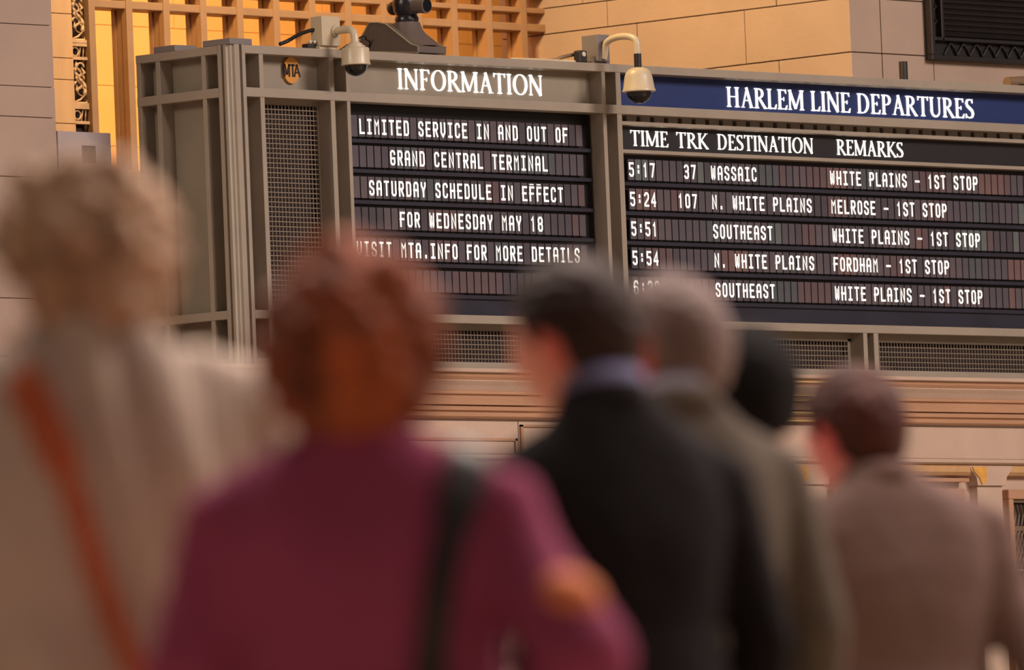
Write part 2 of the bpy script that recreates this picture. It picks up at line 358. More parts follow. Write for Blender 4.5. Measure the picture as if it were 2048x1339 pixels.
# left face: plane x = -.05, panels at x = .05
for a, b in ((ZT2, ZT), (ZM0, ZM1), (ZL0, ZL1), (ZB0, ZB1)):
    MB().box(-.054, .05, -.006, .64, a, b).build('rail', MT['frame'], ib, bevel=.003)
for a, b in ((.0986, .130), (.455, .489), (.608, .641)):
    MB().box(-.05, .05, a, b, ZB0+.002, ZT2+.001).build('stile', MT['frame'], ib, bevel=.002)
for a, b in ((-.006, .11), (.11, .47), (.47, .63)):
    for z0, z1 in ((ZM1-.01, ZT2+.01), (ZL1-.01, ZM0+.01), (ZB1-.01, ZL0+.01)):
        MB().box(.05, .065, a, b, z0, z1).build('side_panel', MT['panel'], ib)
MB().box(.062, XI1, .07, .64, ZB0, ZT-.004).build('housing', MT['panel'], ib)
MB().box(.062, XI1, -.02, .08, ZT-.03, ZT-.004).build('housing_top', MT['panel'], ib)
# header lettering
roman_text(hp, 'INFORMATION', 1.378, 2.585, 1.693, 1.809, -.006)
# split-flap display
P0 = .06
def display(parent, xl, xr, ztop, zbot, xs, ncol, ztops, rows, hl, label, seedc, maxflap=300):
    dp = MB().box(xl, xr, .03, .045, zbot, ztop).build('display_panel', MT['black'], parent, label=label)
    fl = [MB().box(-.0255, .0255, 0, .012, -.0605, .0605).data('flap', MT['flap%d' % i]) for i in range(8)]
    rnd = random.Random(seedc); cnt = 0; rest = MB()
    for r, zt in enumerate(ztops):
        zc = zt+.019-.0605; run = 0; k = 0
        for c in range(ncol):
            if run == 0:
                run = rnd.choice((1, 1, 2, 3, 4)); k = rnd.choice((0, 0, 0, 1, 1, 2, 2, 5, 5, 3, 4)) if rnd.random() < .88 or seedc == 1 else rnd.choice((6, 7))
            run -= 1
            x = xs+c*P0+.0205
            if cnt < maxflap:
                o = link('flap', fl[k], dp); o.location = (x, .002, zc); cnt += 1
            else: rest.box(x-.0255, x+.0255, .002, .014, zc-.0605, zc+.0605)
        # shelf between rows
        MB().box(xl, xr, -.004, .03, zc-.0605-.034, zc-.0605-.012).build('row_shelf', MT['bar'], dp, bevel=.002)
    if rest.v: rest.build('flap_row', MT['flap0'], dp, kind='stuff')
    for r, items in enumerate(rows):
        for col, txt, pk in items: flap_text(dp, txt, xs+col*P0, ztops[r], P0*pk, h=hl, y=-.0005)
    return dp
zi = [1.5152, 1.3453, 1.1707, .9987, .8252, .652]
display(ib, .88, 2.985, ZM0+.01, ZL1-.01, 1.0, 32, zi,
        [[(1, 'LIMITED SERVICE IN AND OUT OF', 1)], [(5, 'GRAND CENTRAL TERMINAL', 1)], [(2, 'SATURDAY SCHEDULE IN EFFECT', 1)],
         [(6, 'FOR WEDNESDAY MAY 18', 1)], [(0, 'VISIT MTA.INFO FOR MORE DETAILS', 1)]], .086, 'black split-flap display with five lines of text', 1)
MB().box(.88, 2.985, .012, .03, ZL1-.01, .535).build('display_sill', MT['bar'], ib)
# two shallow caps on top
for (x0, x1, y0, y1) in ((-.05, .125, -.10, .115), (-.05, .12, .33, .50)):
    MB().box(x0, x1, y0, y1, ZT, ZT+.035).build('top_cap', MT['greybox'], ib, bevel=.004)

# departures board
db = thing('departures_board', 'long taupe framed departures board with blue header over five split-flap train rows', 'sign')
XD1 = 7.62
rails(db, XI1, XD1, [(ZT2, ZT), (ZM0, ZM1), (ZL0, ZL1), (ZB0, ZB1)])
MB().box(3.100, 3.141, FY, 0, ZB0+.002, ZT2+.001).build('stile', MT['frame'], db, bevel=.002)
MB().box(7.50, 7.56, FY, 0, ZB0+.002, ZT2+.001).build('stile', MT['frame'], db, bevel=.002)
for a, b in ((5.176, 5.212), (5.270, 5.311)):
    MB().box(a, b, FY, 0, ZB0+.002, ZL0+.002).build('stile', MT['frame'], db, bevel=.002)
for z0, z1 in ((ZM1-.01, ZT2+.01), (ZL1-.01, ZM0+.01), (ZB1-.01, ZL0+.01)):
    panel(XI1, 3.12, z0, z1, parent=db)
bh = panel(3.12, 7.5, ZM1-.01, ZT2+.01, 'blue', name='header_panel', parent=db); bh['label'] = 'blue header panel'
roman_text(bh, 'HARLEM LINE DEPARTURES', 4.155, 6.39, 1.682, 1.799, -.006)
# vent blocks under the mid rail, thin rails round the column header
blk = MB().box(-.042, .042, -.012, .03, -.0165, .0165).data('vent_block', MT['frame'])
x = 3.20
MB().box(3.12, 7.5, .03, .05, 1.55, ZM0+.01).build('vent_backing', MT['dark'], db)
while x < 7.45:
    o = link('vent_block', blk, db); o.location = (x, 0, 1.5815); x += .119
for a, b in ((1.5410, 1.5630), (1.3790, 1.4000)):
    MB().box(3.141, 7.5, -.06, .03, a, b).build('thin_rail', MT['frame'], db, bevel=.002)
ch = MB().box(3.12, 7.5, 0, .03, 1.40, 1.545).build('column_header', MT['header'], db, label='black column header strip')
for t, a, b in (('TIME', 3.312, 3.640), ('TRK', 3.708, 3.985), ('DESTINATION', 4.062, 4.912), ('REMARKS', 5.117, 5.725)):
    roman_text(ch, t, a, b, 1.429, 1.519, -.004, .004)
zd = [1.3327, 1.1621, .9908, .8217, .6496]
RX = 29.32
def row(t, trk, dest, rem):
    r = [(0, t, 1)]
    if trk: r.append((9-len(trk)+1-.1, trk, 1))
    r += [(12-.22, dest, .995), (RX, rem, .985)]
    return r
display(db, 3.12, 7.5, 1.385, ZL1-.01, 3.2925, 60, zd,
        [row('5:17', '37', 'WASSAIC', 'WHITE PLAINS - 1ST STOP'), row('5:24', '107', 'N. WHITE PLAINS', 'MELROSE - 1ST STOP'),
         row('5:51', '', 'SOUTHEAST', 'WHITE PLAINS - 1ST STOP'), row('5:54', '', 'N. WHITE PLAINS', 'FORDHAM - 1ST STOP'),
         row('6:20', '', 'SOUTHEAST', 'WHITE PLAINS - 1ST STOP')], .083, 'black split-flap display with five train rows', 3)
MB().box(3.12, 7.5, .012, .03, ZL1-.01, .532).build('display_sill', MT['bar'], db)
wire(3.16, 5.15, .150, .325, db); wire(5.325, 7.48, .150, .325, db)
for a, b in ((3.12, 5.19), (5.19, 5.30), (5.30, 7.5)):
    panel(a, b, .325, ZL0+.01, parent=db); panel(a, b, ZB0, .150, parent=db)
panel(5.19, 5.30, .14, .34, parent=db); panel(3.12, 3.16, .14, .34, parent=db); panel(5.15, 5.19, .14, .34, parent=db)
panel(7.5, 7.62, ZB0, ZT2, parent=db)
MB().box(XI1, XD1, .07, .64, ZB0, ZT-.004).build('housing', MT['panel'], db)
MB().box(XI1, XD1, -.02, .08, ZT-.03, ZT-.004).build('housing_top', MT['panel'], db)

# ------------------------------------------------------------------ things on top of the boards
def Q(o, sm=True):
    if sm: smoothmat(o)
    return o
# left dome camera on an elbow pipe
t = thing('dome_camera', 'ivory dome security camera on a short elbow pipe above the word INFORMATION', 'camera', (0, 0, 0))
c = onY(711, 113, -.27)
Q(MB().box(.665, .812, -.12, -.03, 1.902, 2.068).build('junction_box', MT['cctv'], t, bevel=.004), False)
MB().box(.66, .80, -.10, .0, ZT, 1.902).build('box_foot', MT['cctv'], t)
mb = MB(); pz = 1.986
mb.tube([(c.x, -.11, pz), (c.x, -.20, pz+.002), (c.x, -.235, pz-.001), (c.x, -.26, pz-.015), (c.x, -.27, pz-.04), (c.x, -.27, c.z+.05)], .022, 14)
mb.tube([(c.x, -.118, pz), (c.x, -.135, pz)], .034, 14)
Q(mb.build('bracket_pipe', MT['cctv'], t))
Q(MB().lathe([(.001, .082), (.026, .082), (.030, .075), (.040, .073), (.044, .062), (.055, .060), (.058, .050), (.072, .049), (.078, .044), (.080, -.035), (.084, -.047), (.079, -.050), (.001, -.050)], c).build('camera_housing', MT['cctv'], t))
Q(MB().lathe([(.066, -.045)]+[(.064*math.cos(a), -.052-.058*math.sin(a)) for a in (0, .25, .5, .75, 1.0, 1.25, 1.45, 1.56)], c).build('dome', MT['smoke'], t, label='smoked dark dome'))
# right dome camera on a gooseneck
t = thing('dome_camera', 'ivory dome security camera on an arched gooseneck pipe before the blue header', 'camera')
c = onY(1277, 160, -.35)
MB().box(2.975, 3.075, -.085, .04, 1.90, 2.055).build('junction_box', MT['greybox'], t, bevel=.003)
MB().box(2.96, 3.10, -.06, -.045, 1.885, 1.93).build('mounting_plate', MT['greybox'], t)
pk = onY(1240, 73, -.22); st_ = onY(1211, 108, -.10)
path = []
for i in range(17):
    a = math.pi*(1-i/16)
    y = (-.10-.35)/2 - math.cos(math.pi-a)*0 + .125*math.cos(math.pi-a)
    path.append((st_.x+(c.x-st_.x)*i/16, -.225+.125*math.cos(math.pi*i/16), 1.975+ (pk.z-1.975)*math.sin(math.pi*i/16)**.8))
path = [(st_.x, -.085, 1.915), (st_.x, -.095, 1.95)]+path[1:]+[(c.x, -.35, 1.90)]
mb = MB(); mb.tube(path, .0195, 14); Q(mb.build('bracket_pipe', MT['cctv'], t))
Q(MB().tube([(c.x, -.35, 1.92), (c.x, -.35, c.z+.06)], .0215, 14).build('pipe_collar', MT['iron'], t))
Q(MB().lathe([(.001, .073), (.030, .072), (.055, .062), (.072, .044), (.080, .020), (.091, -.050), (.096, -.058), (.096, -.066), (.088, -.070), (.001, -.070)], c).build('camera_housing', MT['cctv'], t))
Q(MB().lathe([(.080, -.066)]+[(.074*math.cos(a), -.070-.066*math.sin(a)) for a in (0, .25, .5, .75, 1.0, 1.25, 1.45, 1.56)], c).build('dome', MT['smoke'], t, label='smoked dark dome'))
# moving-head effect light
t = thing('stage_light', 'dark grey moving-head stage light on a sloping base on top of the information board', 'light')
x0, x1 = 1.50, 1.735
yb, yf, z0 = .43, -.06, ZT
prof = [(yf, z0+.01), (yf, z0+.05), (yf+.05, z0+.065), (yf+.13, z0+.12), (yf+.24, z0+.195), (yf+.30, z0+.21), (yf+.375, z0+.215), (yb, z0+.075), (yb, z0+.06)]
Q(MB().prism(prof, 'x', x0, x1).build('base_shell', MT['fix'], t, bevel=.008), False)
ed = MB()
for xx in (x0-.002, x1+.002):
    ed.tube([(xx, a, b) for a, b in prof[1:8]], .004, 6)
ed.tube([(x0-.002, yf, z0+.012), (x0-.002, yb, z0+.062)], .004, 6)
ed.build('seam_trim', MT['edge'], t)
Q(MB().prism([(yf, z0), (yb-.02, z0), (yb-.02, z0+.06), (yf, z0+.008)], 'x', x0+.01, x1-.01).build('base_plate', MT['fixdark'], t), False)
MB().box(x0+.006, x0+.011, .33, .385, z0+.005, z0+.05).build('rating_label', MT['white'], t)
hc = Vector(((x0+x1)/2+.01, .13, 0))
Q(MB().loft([[Vector((hc.x+rx*math.cos(a), hc.y+oy+ry*math.sin(a), z0+z)) for a in (2*math.pi*k/24 for k in range(24))] for rx, ry, oy, z in ((.112, .15, -.035, .06), (.10, .12, -.01, .11), (.085, .085, .005, .16), (.078, .07, .01, .205))]).build('neck_cone', MT['fix'], t))
Q(MB().lathe([(.001, .205), (.066, .205), (.070, .225), (.060, .245), (.001, .246)], (hc.x, hc.y+.01, z0)).build('swivel_collar', MT['fixdark'], t))
Q(MB().lathe([(.001, .23), (.05, .235), (.074, .27), (.08, .31), (.072, .35), (.05, .385), (.001, .40)], (hc.x, hc.y+.01, z0)).build('head', MT['fixdark'], t))
Q(MB().tube([(hc.x+.0, hc.y-.05, z0+.295), (hc.x+.01, hc.y-.14, z0+.29)], [.042, .046], 18).build('lens_barrel', MT['fix'], t))
Q(MB().tube([(hc.x+.01, hc.y-.138, z0+.29), (hc.x+.01, hc.y-.145, z0+.29)], .036, 18).build('lens', MT['smoke'], t))
Q(MB().capsule([(hc.x, hc.y+.07, z0+.30), (hc.x, hc.y+.11, z0+.295)], [.045, .04], 14).build('side_knob', MT['fixdark'], t))
def cable(name, pts, r, label, m='rubber', cat='cable'):
    mb = MB(); P = [Vector(p) for p in pts]; out = []
    for i in range(len(P)-1):
        a, b, c2, d2 = P[max(i-1, 0)], P[i], P[i+1], P[min(i+2, len(P)-1)]
        for k in range(6):
            s = k/6; out.append(.5*((2*b)+(c2-a)*s+(2*a-5*b+4*c2-d2)*s*s+(3*b-a-3*c2+d2)*s**3))
    out.append(P[-1]); mb.tube(out, r, 8); o = mb.build(name, MT[m], smooth=True); o['label'] = label; o['category'] = cat; return o
cable('power_cable', [onY(560, 88, .05), onY(575, 82, .05), onY(600, 68, .0), onY(625, 60, -.05), (.70, -.05, 1.99)], .011, 'thick black cable rising from the board top to the left camera box')
cable('thin_cable', [(1.51, .36, 1.92), onY(740, 86, .3), onY(732, 79, .3), onY(722, 74, .3), (1.30, .5, ZT+.006)], .005, 'thin dark wire stub beside the stage light')
cable('conduit_pipe', [(2.40, .05, ZT+.012), onY(1100, 121, .02), onY(1125, 114, .0), onY(1155, 108, .0), (2.93, 0, 1.935)], .011, 'brown conduit running into the right camera box', 'lattice', 'pipe')
cable('loose_cable', [(2.30, -.03, ZT+.008), (2.55, -.04, ZT+.01), (2.72, -.02, ZT+.012), (2.88, -.04, ZT+.01)], .008, 'pale loose cable lying on the board top beside the conduit', 'cctv')
t = thing('cable_clamp', 'small black cable clamp standing next to the right camera box', 'clamp')
cc = onY(1162, 112, -.05)
Q(MB().box(cc.x-.034, cc.x+.034, -.07, -.02, ZT, ZT+.075).build('clamp_body', MT['rubber'], t, bevel=.01), False)
Q(MB().tube([(cc.x, -.076, ZT+.052), (cc.x, -.068, ZT+.052)], .014, 12).build('clamp_screw', MT['white'], t))
t = thing('cable_gland', 'small black connector with two pale screws on the left camera box foot', 'connector')
MB().box(.60, .665, -.07, -.02, ZT, 1.915).build('gland_block', MT['rubber'], t, bevel=.004)
for dx in (.612, .645): Q(MB().tube([(dx, -.08, 1.925), (dx, -.06, 1.925)], .008, 8).build('gland_screw', MT['white'], t))
cc = onY(1806, 123, .2)
o = Q(MB().tube([(cc.x, .2, ZT-.01), (cc.x, .2, cc.z)], .026, 16).build('stub_pipe', MT['iron'])); o['label'] = 'short dark stub pipe standing on the departures board top'; o['category'] = 'pipe'
t = thing('flood_light', 'brown cylindrical fitting lying on the far end of the departures board top', 'light')
cc = onY(2035, 166, .1)
Q(MB().tube([(cc.x-.1, .1, ZT+.04), (cc.x+.25, .1, ZT+.05)], [.032, .045], 16).build('lamp_barrel', MT['lattice'], t))
MB().box(cc.x-.02, cc.x+.06, .06, .14, ZT, ZT+.03).build('lamp_foot', MT['iron'], t)

# ------------------------------------------------------------------ ledge, cornice and ticket wall
wf = structure('wall_front', 'limestone ticket wall under the boards')
MB().box(-6, 12, .08, .6, FLOOR, .02).build('wall_core', MT['stone'], wf)
cor = structure('trim_1', 'moulded limestone cornice under the boards')
pro = [('cornice_ledge', 'stone', [(.75, .113), (-.14, .113), (-.14, .092), (-.125, .087), (.75, .087)]),
       ('cornice_stone', 'stone_tan', [(.3, .087), (-.115, .087), (-.112, .068), (-.10, .050), (.3, .050)]),  # tan bands put warm inter-reflected light into the stone colour
       ('cornice_stone', 'stone', [(.3, .050), (-.105, .050), (-.105, .044), (-.085, .02), (-.065, -.010), (.3, -.010)]),
       ('cornice_stone', 'stone_tan', [(.3, -.010), (-.070, -.010), (-.070, -.028), (-.052, -.032), (-.052, -.088), (.3, -.088)]),
       ('cornice_stone', 'stone_tan', [(.3, -.092), (-.035, -.092), (-.035, -.118), (-.015, -.124), (-.015, -.150), (.0, -.162), (.3, -.162)])]
xs = [-5.9, -3.9, -1.8, .245, 1.05, 2.85, 4.2, 5.2, 7.1, 9.5, 12]
for nm, mm, pf in pro:
    for a, b in zip(xs[:-1], xs[1:]):
        MB().prism([(y, z) for y, z in pf], 'x', a+.003, b-.003).build(nm, MT[mm], cor, bevel=.002)
MB().box(-5.9, 12, -.0, .3, -.17, .1).build('cornice_core', MT['joint'], cor)
# frieze stones, lower fillets
xs = [-5.9, -3.9, -1.8, .245, 2.28, 4.2, 5.2, 7.1, 9.5, 12]
for a, b in zip(xs[:-1], xs[1:]):
    MB().box(a+.003, b-.003, .012, .3, -.362, -.166).build('frieze_stone', MT['stone'], wf, bevel=.003)
    MB().prism([(.3, -.366), (-.03, -.366), (-.03, -.386), (-.015, -.396), (.3, -.396)], 'x', a+.003, b-.003).build('architrave_stone', MT['stone'], wf)
    MB().prism([(.3, -.398), (.0, -.398), (.01, -.44), (.03, -.46), (.3, -.46)], 'x', a+.003, b-.003).build('architrave_stone', MT['stone_gold'], wf)
# raised panel mouldings on the frieze at the left
for (a, b) in ((.35, 2.26),):
    mb = MB()
    for q in ((a, b, -.286, -.272), (a, b, -.362, -.356), (a, a+.02, -.362, -.272), (b-.02, b, -.362, -.272)): mb.box(q[0], q[1], .0, .02, q[2], q[3])
    mb.build('panel_moulding', MT['stone_tan'], wf)
mb = MB(); mb.box(2.29, 4.3, .0, .02, -.205, -.193); mb.box(2.29, 2.31, .0, .02, -.362, -.193); mb.build('panel_moulding', MT['stone_tan'], wf)
# moulding highlights put in as thin pale strips, beyond the dark-haired head
t = thing('cornice_glints', 'thin pale gold strips painting the lit highlights along the cornice behind the black-haired head', 'trim')
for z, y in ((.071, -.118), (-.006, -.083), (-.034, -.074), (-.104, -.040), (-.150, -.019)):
    MB().box(4.35, 4.86, y-.003, y+.02, z-.0035, z+.0035).build('strip', MT['glint'], t)
# pilasters and ticket windows
n = 0
for px_ in (-1.9, -.1, 1.7, 3.3, 4.80, 6.41):
    n += 1
    p = structure('trim_%d' % (n+1))
    MB().box(px_-.115, px_+.115, .02, .3, FLOOR, -.522).build('pilaster_shaft', MT['stone'], p, bevel=.004)
    MB().prism([(px_-.13, -.522), (px_+.13, -.522), (px_+.14, -.47), (px_+.185, -.43), (px_+.20, -.40), (px_-.20, -.40), (px_-.185, -.43), (px_-.14, -.47)], 'y', .0, .3).build('pilaster_capital', MT['stone'], p, bevel=.003)
    MB().prism([(px_-.10, -.515), (px_-.06, -.50), (px_-.05, -.41), (px_-.18, -.41), (px_-.165, -.44), (px_-.12, -.475)], 'y', -.008, .01).build('gold_patch', MT['golden'], p)  # gold-coloured patch on the left of the capital
def ticket_window(nn, x0, x1, zt):
    wd = structure('window_%d' % nn, 'ticket window with a bronze lattice')
    zb = zt-1.25; f = .045
    for q in ((x0-f, x1+f, zt, zt+f*1.3), (x0-f, x0, zb, zt), (x1, x1+f, zb, zt), (x0-f, x1+f, zb-f, zb)):
        MB().box(q[0], q[1], .03, .12, q[2], q[3]).build('window_frame', MT['stone_tan'], wd, bevel=.006)
    for q in ((x0, x1, zt-.02, zt), (x0, x0+.02, zb, zt-.02), (x1-.02, x1, zb, zt-.02)):
        MB().box(q[0], q[1], .05, .075, q[2], q[3]).build('inner_frame', MT['lattice'], wd)
    MB().box(x0, x1, .077, .079, zb, zt).build('window_dark', MT['dark'], wd)
    MB().box(x0, x1, .05, .07, zt-.19, zt-.16).build('cross_rail', MT['lattice'], wd)
    MB().box(x0, x1, .05, .07, zt-.62, zt-.56).build('cross_rail', MT['lattice'], wd)
    g = MB(); s = .075; z0_, z1_ = zt-.56, zt-.19
    k = x0-.4
    while k < x1+.4:
        for sg in (1, -1):
            P = []
            for j in range(13):
                zz = z0_+(z1_-z0_)*j/12; xx = k+sg*.016*math.sin(math.pi*2*j/12*2.5)*1.0+ (0 if sg > 0 else .0)
                P.append((xx, .06, zz))
            if x0+.02 < k < x1-.02: g.tube(P, .004, 5)
        k += .034
    k = x0+.03
    while k < x1-.02:
        g.tube([(k, .06, zt-.155), (k+.02, .062, zt-.09), (k, .06, zt-.03)], .004, 5); k += .034
    g.build('lattice', MT['lattice'], wd, kind='stuff')
    # counter opening with marble below
    MB().box(x0, x1, .072, .076, zb, zt-.66).build('counter_panel', MT['greybox'], wd)
    mb = MB(); k = x0+.02
    while k < x1: mb.box(k, k+.012, .045, .05, zt-.43, zt-.422); k += .03
    mb.build('pale_dots', MT['white'], wd)
for nn, (a, b) in zip((3, 4, 5, 6, 7), ((-1.65, -.35), (.15, 1.4), (3.55, 4.55), (5.05, 6.15), (6.64, 7.9))):
    ticket_window(nn, a, b, -.60)
MB().box(5.0, 6.2, .0, .1, -.50, -.478).build('trim_9', MT['stone_tan'], kind='structure')
MB().box(-6, 12, -.02, .35, FLOOR, FLOOR+.35).build('baseboard_front', MT['stone_tan'], kind='structure')

# ------------------------------------------------------------------ piers, window bay
def courses(parent, face, a0, a1, fixed, joints, z_list, mats, th=.3, gap=.004):
    pass
PY = .72
wl = structure('wall_left', 'large pale stone blocks of the left pier')
MB().box(-6, -.625, PY+.02, 3.6, FLOOR, 6).build('pier_core', MT['joint'], wl)
zl = [-.6, -.1, .2, .52, .86, 1.192, 1.525, 1.695, 2.039, 2.38, 2.55, 2.9, 3.25]
for i in range(len(zl)-1):
    jt = [-6, -4.4-(i % 2)*.7, -2.6-(i % 2)*.8, -.6185]
    if i % 3 == 0: jt = [-6, -3.8, -2.0, -.6185]
    for a, b in zip(jt[:-1], jt[1:]):
        MB().box(a+.003, b-(.003 if b < -.7 else 0), PY-random.random()*.004, PY+.3, zl[i]+.002, zl[i+1]-.002).build('stone_block', MT['pier'], wl, bevel=.0015)
wr = structure('wall_right', 'large stone blocks of the right pier')
MB().box(6.14, 12, PY+.02, 3.6, FLOOR, 6).build('pier_core', MT['joint'], wr)
zr = [.1, .45, .80, 1.13, 1.475, 1.64, 1.975, 2.1392, 2.4702, 2.6314, 2.96, 3.3]
sj = {7: [.72, 1.5679, 2.455, 3.6], 8: [.72, 1.305, 2.696, 3.6], 6: [.72, 1.3058, 3.0, 3.6], 9: [.72, 1.9, 2.9, 3.6], 5: [.72, 1.7, 2.6, 3.6]}
fj = {6: [6.1175, 6.88, 8.4, 12], 7: [6.1175, 7.9, 12], 8: [6.1175, 6.61, 8.1, 12]}
for i in range(len(zr)-1):
    J = sj.get(i, [.72, 1.5+(i % 2)*.4, 2.6, 3.6])
    for k, (a, b) in enumerate(zip(J[:-1], J[1:])):
        x1 = 6.45
        MB().box(6.1175+random.random()*.004, 6.4, a+(.003 if k else .0), b-.003, zr[i]+.003, zr[i+1]-.003).build('stone_block', MT['pier'], wr, bevel=.003)
    J = fj.get(i, [6.1175, 7.4, 9.2, 12])
    for k, (a, b) in enumerate(zip(J[:-1], J[1:])):
        MB().box(a+(.003 if k else .29), b-.003, PY-.0005-random.random()*.003, PY+.3, zr[i]+.003, zr[i+1]-.003).build('stone_block', MT['pier'], wr, bevel=.003)
# dark window high on the right pier
w2 = structure('window_2', 'dark iron window grille set in the right pier')
wx, wz = 6.80, 2.112
MB().box(wx, wx+2.4, .70, .74, wz, 4.4).build('window_dark', MT['iron'], w2)
for q in ((wx, wx+2.4, wz, wz+.03), (wx, wx+.03, wz+.03, 4.4), (wx+.095, wx+.12, wz+.12, 4.4), (wx+.03, wx+2.4, wz+.118, wz+.14)):
    MB().box(q[0], q[1], .655, .71, q[2], q[3]).build('iron_frame', MT['iron'], w2, bevel=.005)
mb = MB(); k = wx+.15
while k < wx+2.3:
    for q in ((k, k+.06), (k+.12, k+.06)): mb.tube([(q[0], .69, wz+.035), ((q[0]+q[1])/2, .685, wz+.08), (q[1], .69, wz+.113)], .008, 6)
    k += .12
z = wz+.2
while z < 4.3:
    mb.tube([(wx+.04, .69, z), (wx+.085, .685, z+.04), (wx+.04, .69, z+.08)], .008, 6); z += .09
mb.build('iron_ornament', MT['iron'], w2, kind='stuff')
sl = MB().box(-1.13, 1.13, -.012, .012, -.008, .008).data('louvre_slat', MT['iron'])
z = wz+.165
while z < wz+1.2:
    o = link('louvre_slat', sl, w2); o.location = (wx+1.26, .69, z); o.rotation_euler = (.5, 0, 0); z += .034

# window grille between the piers
YG = 3.264
wb = structure('wall_back', 'warm lit wall behind the window grille')
zb_ = [1.0, 1.55, 1.93, 2.31, 2.69, 3.07]
MB().box(-1, 9.5, 5.62, 5.8, FLOOR, 7.5).build('wall_core', MT['orange'], wb)
for i in range(5):
    for k in range(6):
        a = 1.2+k*1.35+(i % 2)*.6
        MB().box(a+.002, a+1.35-.002, 5.60, 5.64, zb_[i]+.002, zb_[i+1]-.002).build('wall_panel', MT['orange'], wb)
w1 = structure('window_1', 'tall bronze window grille with deep mullions')
MX = [2.165+.313*k for k in range(13)]
mul = MB(); mul.box(-.026, .026, 0, .04, -1.1, 1.6); mul.box(-.016, .016, .04, .10, -1.1, 1.6); mul.box(-.024, .024, .10, .13, -1.1, 1.6)
me = mul.data('mullion', MT['mullion'])
for x in MX:
    o = link('mullion', me, w1); o.location = (x, YG-.05, 2.62)
for za, zb2 in ((2.4835+.0, 2.5325), (2.598, 2.632), (2.70, 2.75), (3.0, 3.06)):
    MB().box(2.14, 6.13, YG-.045, YG+.10, za, zb2).build('transom', MT['mullion'], w1, bevel=.006)
MB().box(1.4, 6.13, YG-.08, YG+.25, 1.475, 1.522).build('window_sill', MT['mullion'], w1, bevel=.01)
MB().box(1.4, 6.13, YG-.02, YG+.25, .4, 1.475).build('sill_wall', MT['stone_gold'], w1)
# stone margin left of the ornament
for za, zb2 in ((1.3, 1.786), (1.786, 2.046), (2.046, 2.174), (2.174, 2.437), (2.437, 2.8)):
    MB().box(1.3, 2.008, YG-.04, YG+.2, za+.002, zb2-.002).build('jamb_stone', MT['stone_gold'], w1, bevel=.002)  # gold tint puts the bay's warm light into the jamb colour
# pierced ornament strip
ox0, ox1 = 2.012, 2.135; oc = (ox0+ox1)/2
MB().box(ox0, ox1+.03, YG+.03, YG+.05, 1.3, 3.0).build('ornament_backing', MT['dark'], w1)
orn = structure('trim_10', 'pierced gilt ornament strip with leaf scrolls')
def onz(y): return onY(165, y, YG).z
for zz in (onz(91), onz(118), onz(216), onz(246), onz(84), onz(210)):
    MB().box(ox0, ox1, YG-.03, YG+.02, zz-.009, zz+.009).build('crossbar', MT['orn'], orn)
for z0_, z1_ in ((onz(84), onz(-8)), (onz(210), onz(122))):
    g = MB(); H = z1_-z0_
    g.tube([(ox0+.01, YG-.01, z0_+.01), (oc, YG-.02, z0_+.03), (ox1-.012, YG-.02, z0_+.07), (ox1-.010, YG-.02, z0_+.012), (ox0+.01, YG-.01, z0_+.01)], .007, 6)
    P = []
    for k in range(30):
        s = k/29; P.append((oc+.045*math.sin(s*5.2+.6)*(1-.2*s), YG-.02, z0_+.06+(H-.08)*s))
    g.tube(P, [.006+.007*abs(math.sin(k*.6)) for k in range(30)], 6)
    for k in range(5):
        cz = z0_+.08+(H-.12)*k/4; sx = (-1)**k
        g.tube([(oc+sx*(.012+.028*math.cos(a)), YG-.015, cz+.026*math.sin(a)) for a in [j*.55 for j in range(10)]], [.009-.0006*j for j in range(10)], 6)
        g.tube([(oc-sx*.01, YG-.015, cz-.02), (oc-sx*.035, YG-.025, cz+.005), (oc-sx*.02, YG-.015, cz+.035)], [.004, .011, .003], 6)
    g.build('leaf_scroll', MT['orn'], orn, smooth=True)
for zz in ((onz(91)+onz(118))/2, (onz(216)+onz(246))/2):
    g = MB(); g.tube([(ox0+.04+.028*math.cos(a), YG-.01, zz+.026*math.sin(a)) for a in [j*.5 for j in range(14)]], .006, 6)
    g.tube([(ox0+.07, YG-.01, zz-.032), (ox0+.085, YG-.01, zz+.03)], .006, 6)
    g.tube([(ox1-.02, YG-.01, zz-.032), (ox1-.012, YG-.01, zz+.03)], .005, 6)
    g.build('ring_ornament', MT['orn'], orn, smooth=True)
# pale utility box on the left pier
t = thing('utility_box', 'pale grey box with a square dark opening, mounted on the left stone pier', 'box')
yf_ = .712
bx0, bx1, bz1 = -.612, onY(222, 300, yf_).x, onY(170, 264, yf_).z
ux0, ux1, uz0, uz1 = onY(164, 308, yf_).x, onY(192, 308, yf_).x, onY(178, 326, yf_).z, onY(178, 291, yf_).z
mb = MB(); yb2 = .95
for q in ((bx0, ux0, 1.05, bz1), (ux1, bx1, 1.05, bz1), (ux0, ux1, 1.05, uz0), (ux0, ux1, uz1, bz1)): mb.box(q[0], q[1], yf_, yb2, q[2], q[3])
mb.build('box_body', MT['utility'], t)
MB().box(ux0, ux1, yf_+.008, yf_+.05, uz0, uz1).build('dark_opening', MT['rubber'], t, label='square dark opening')


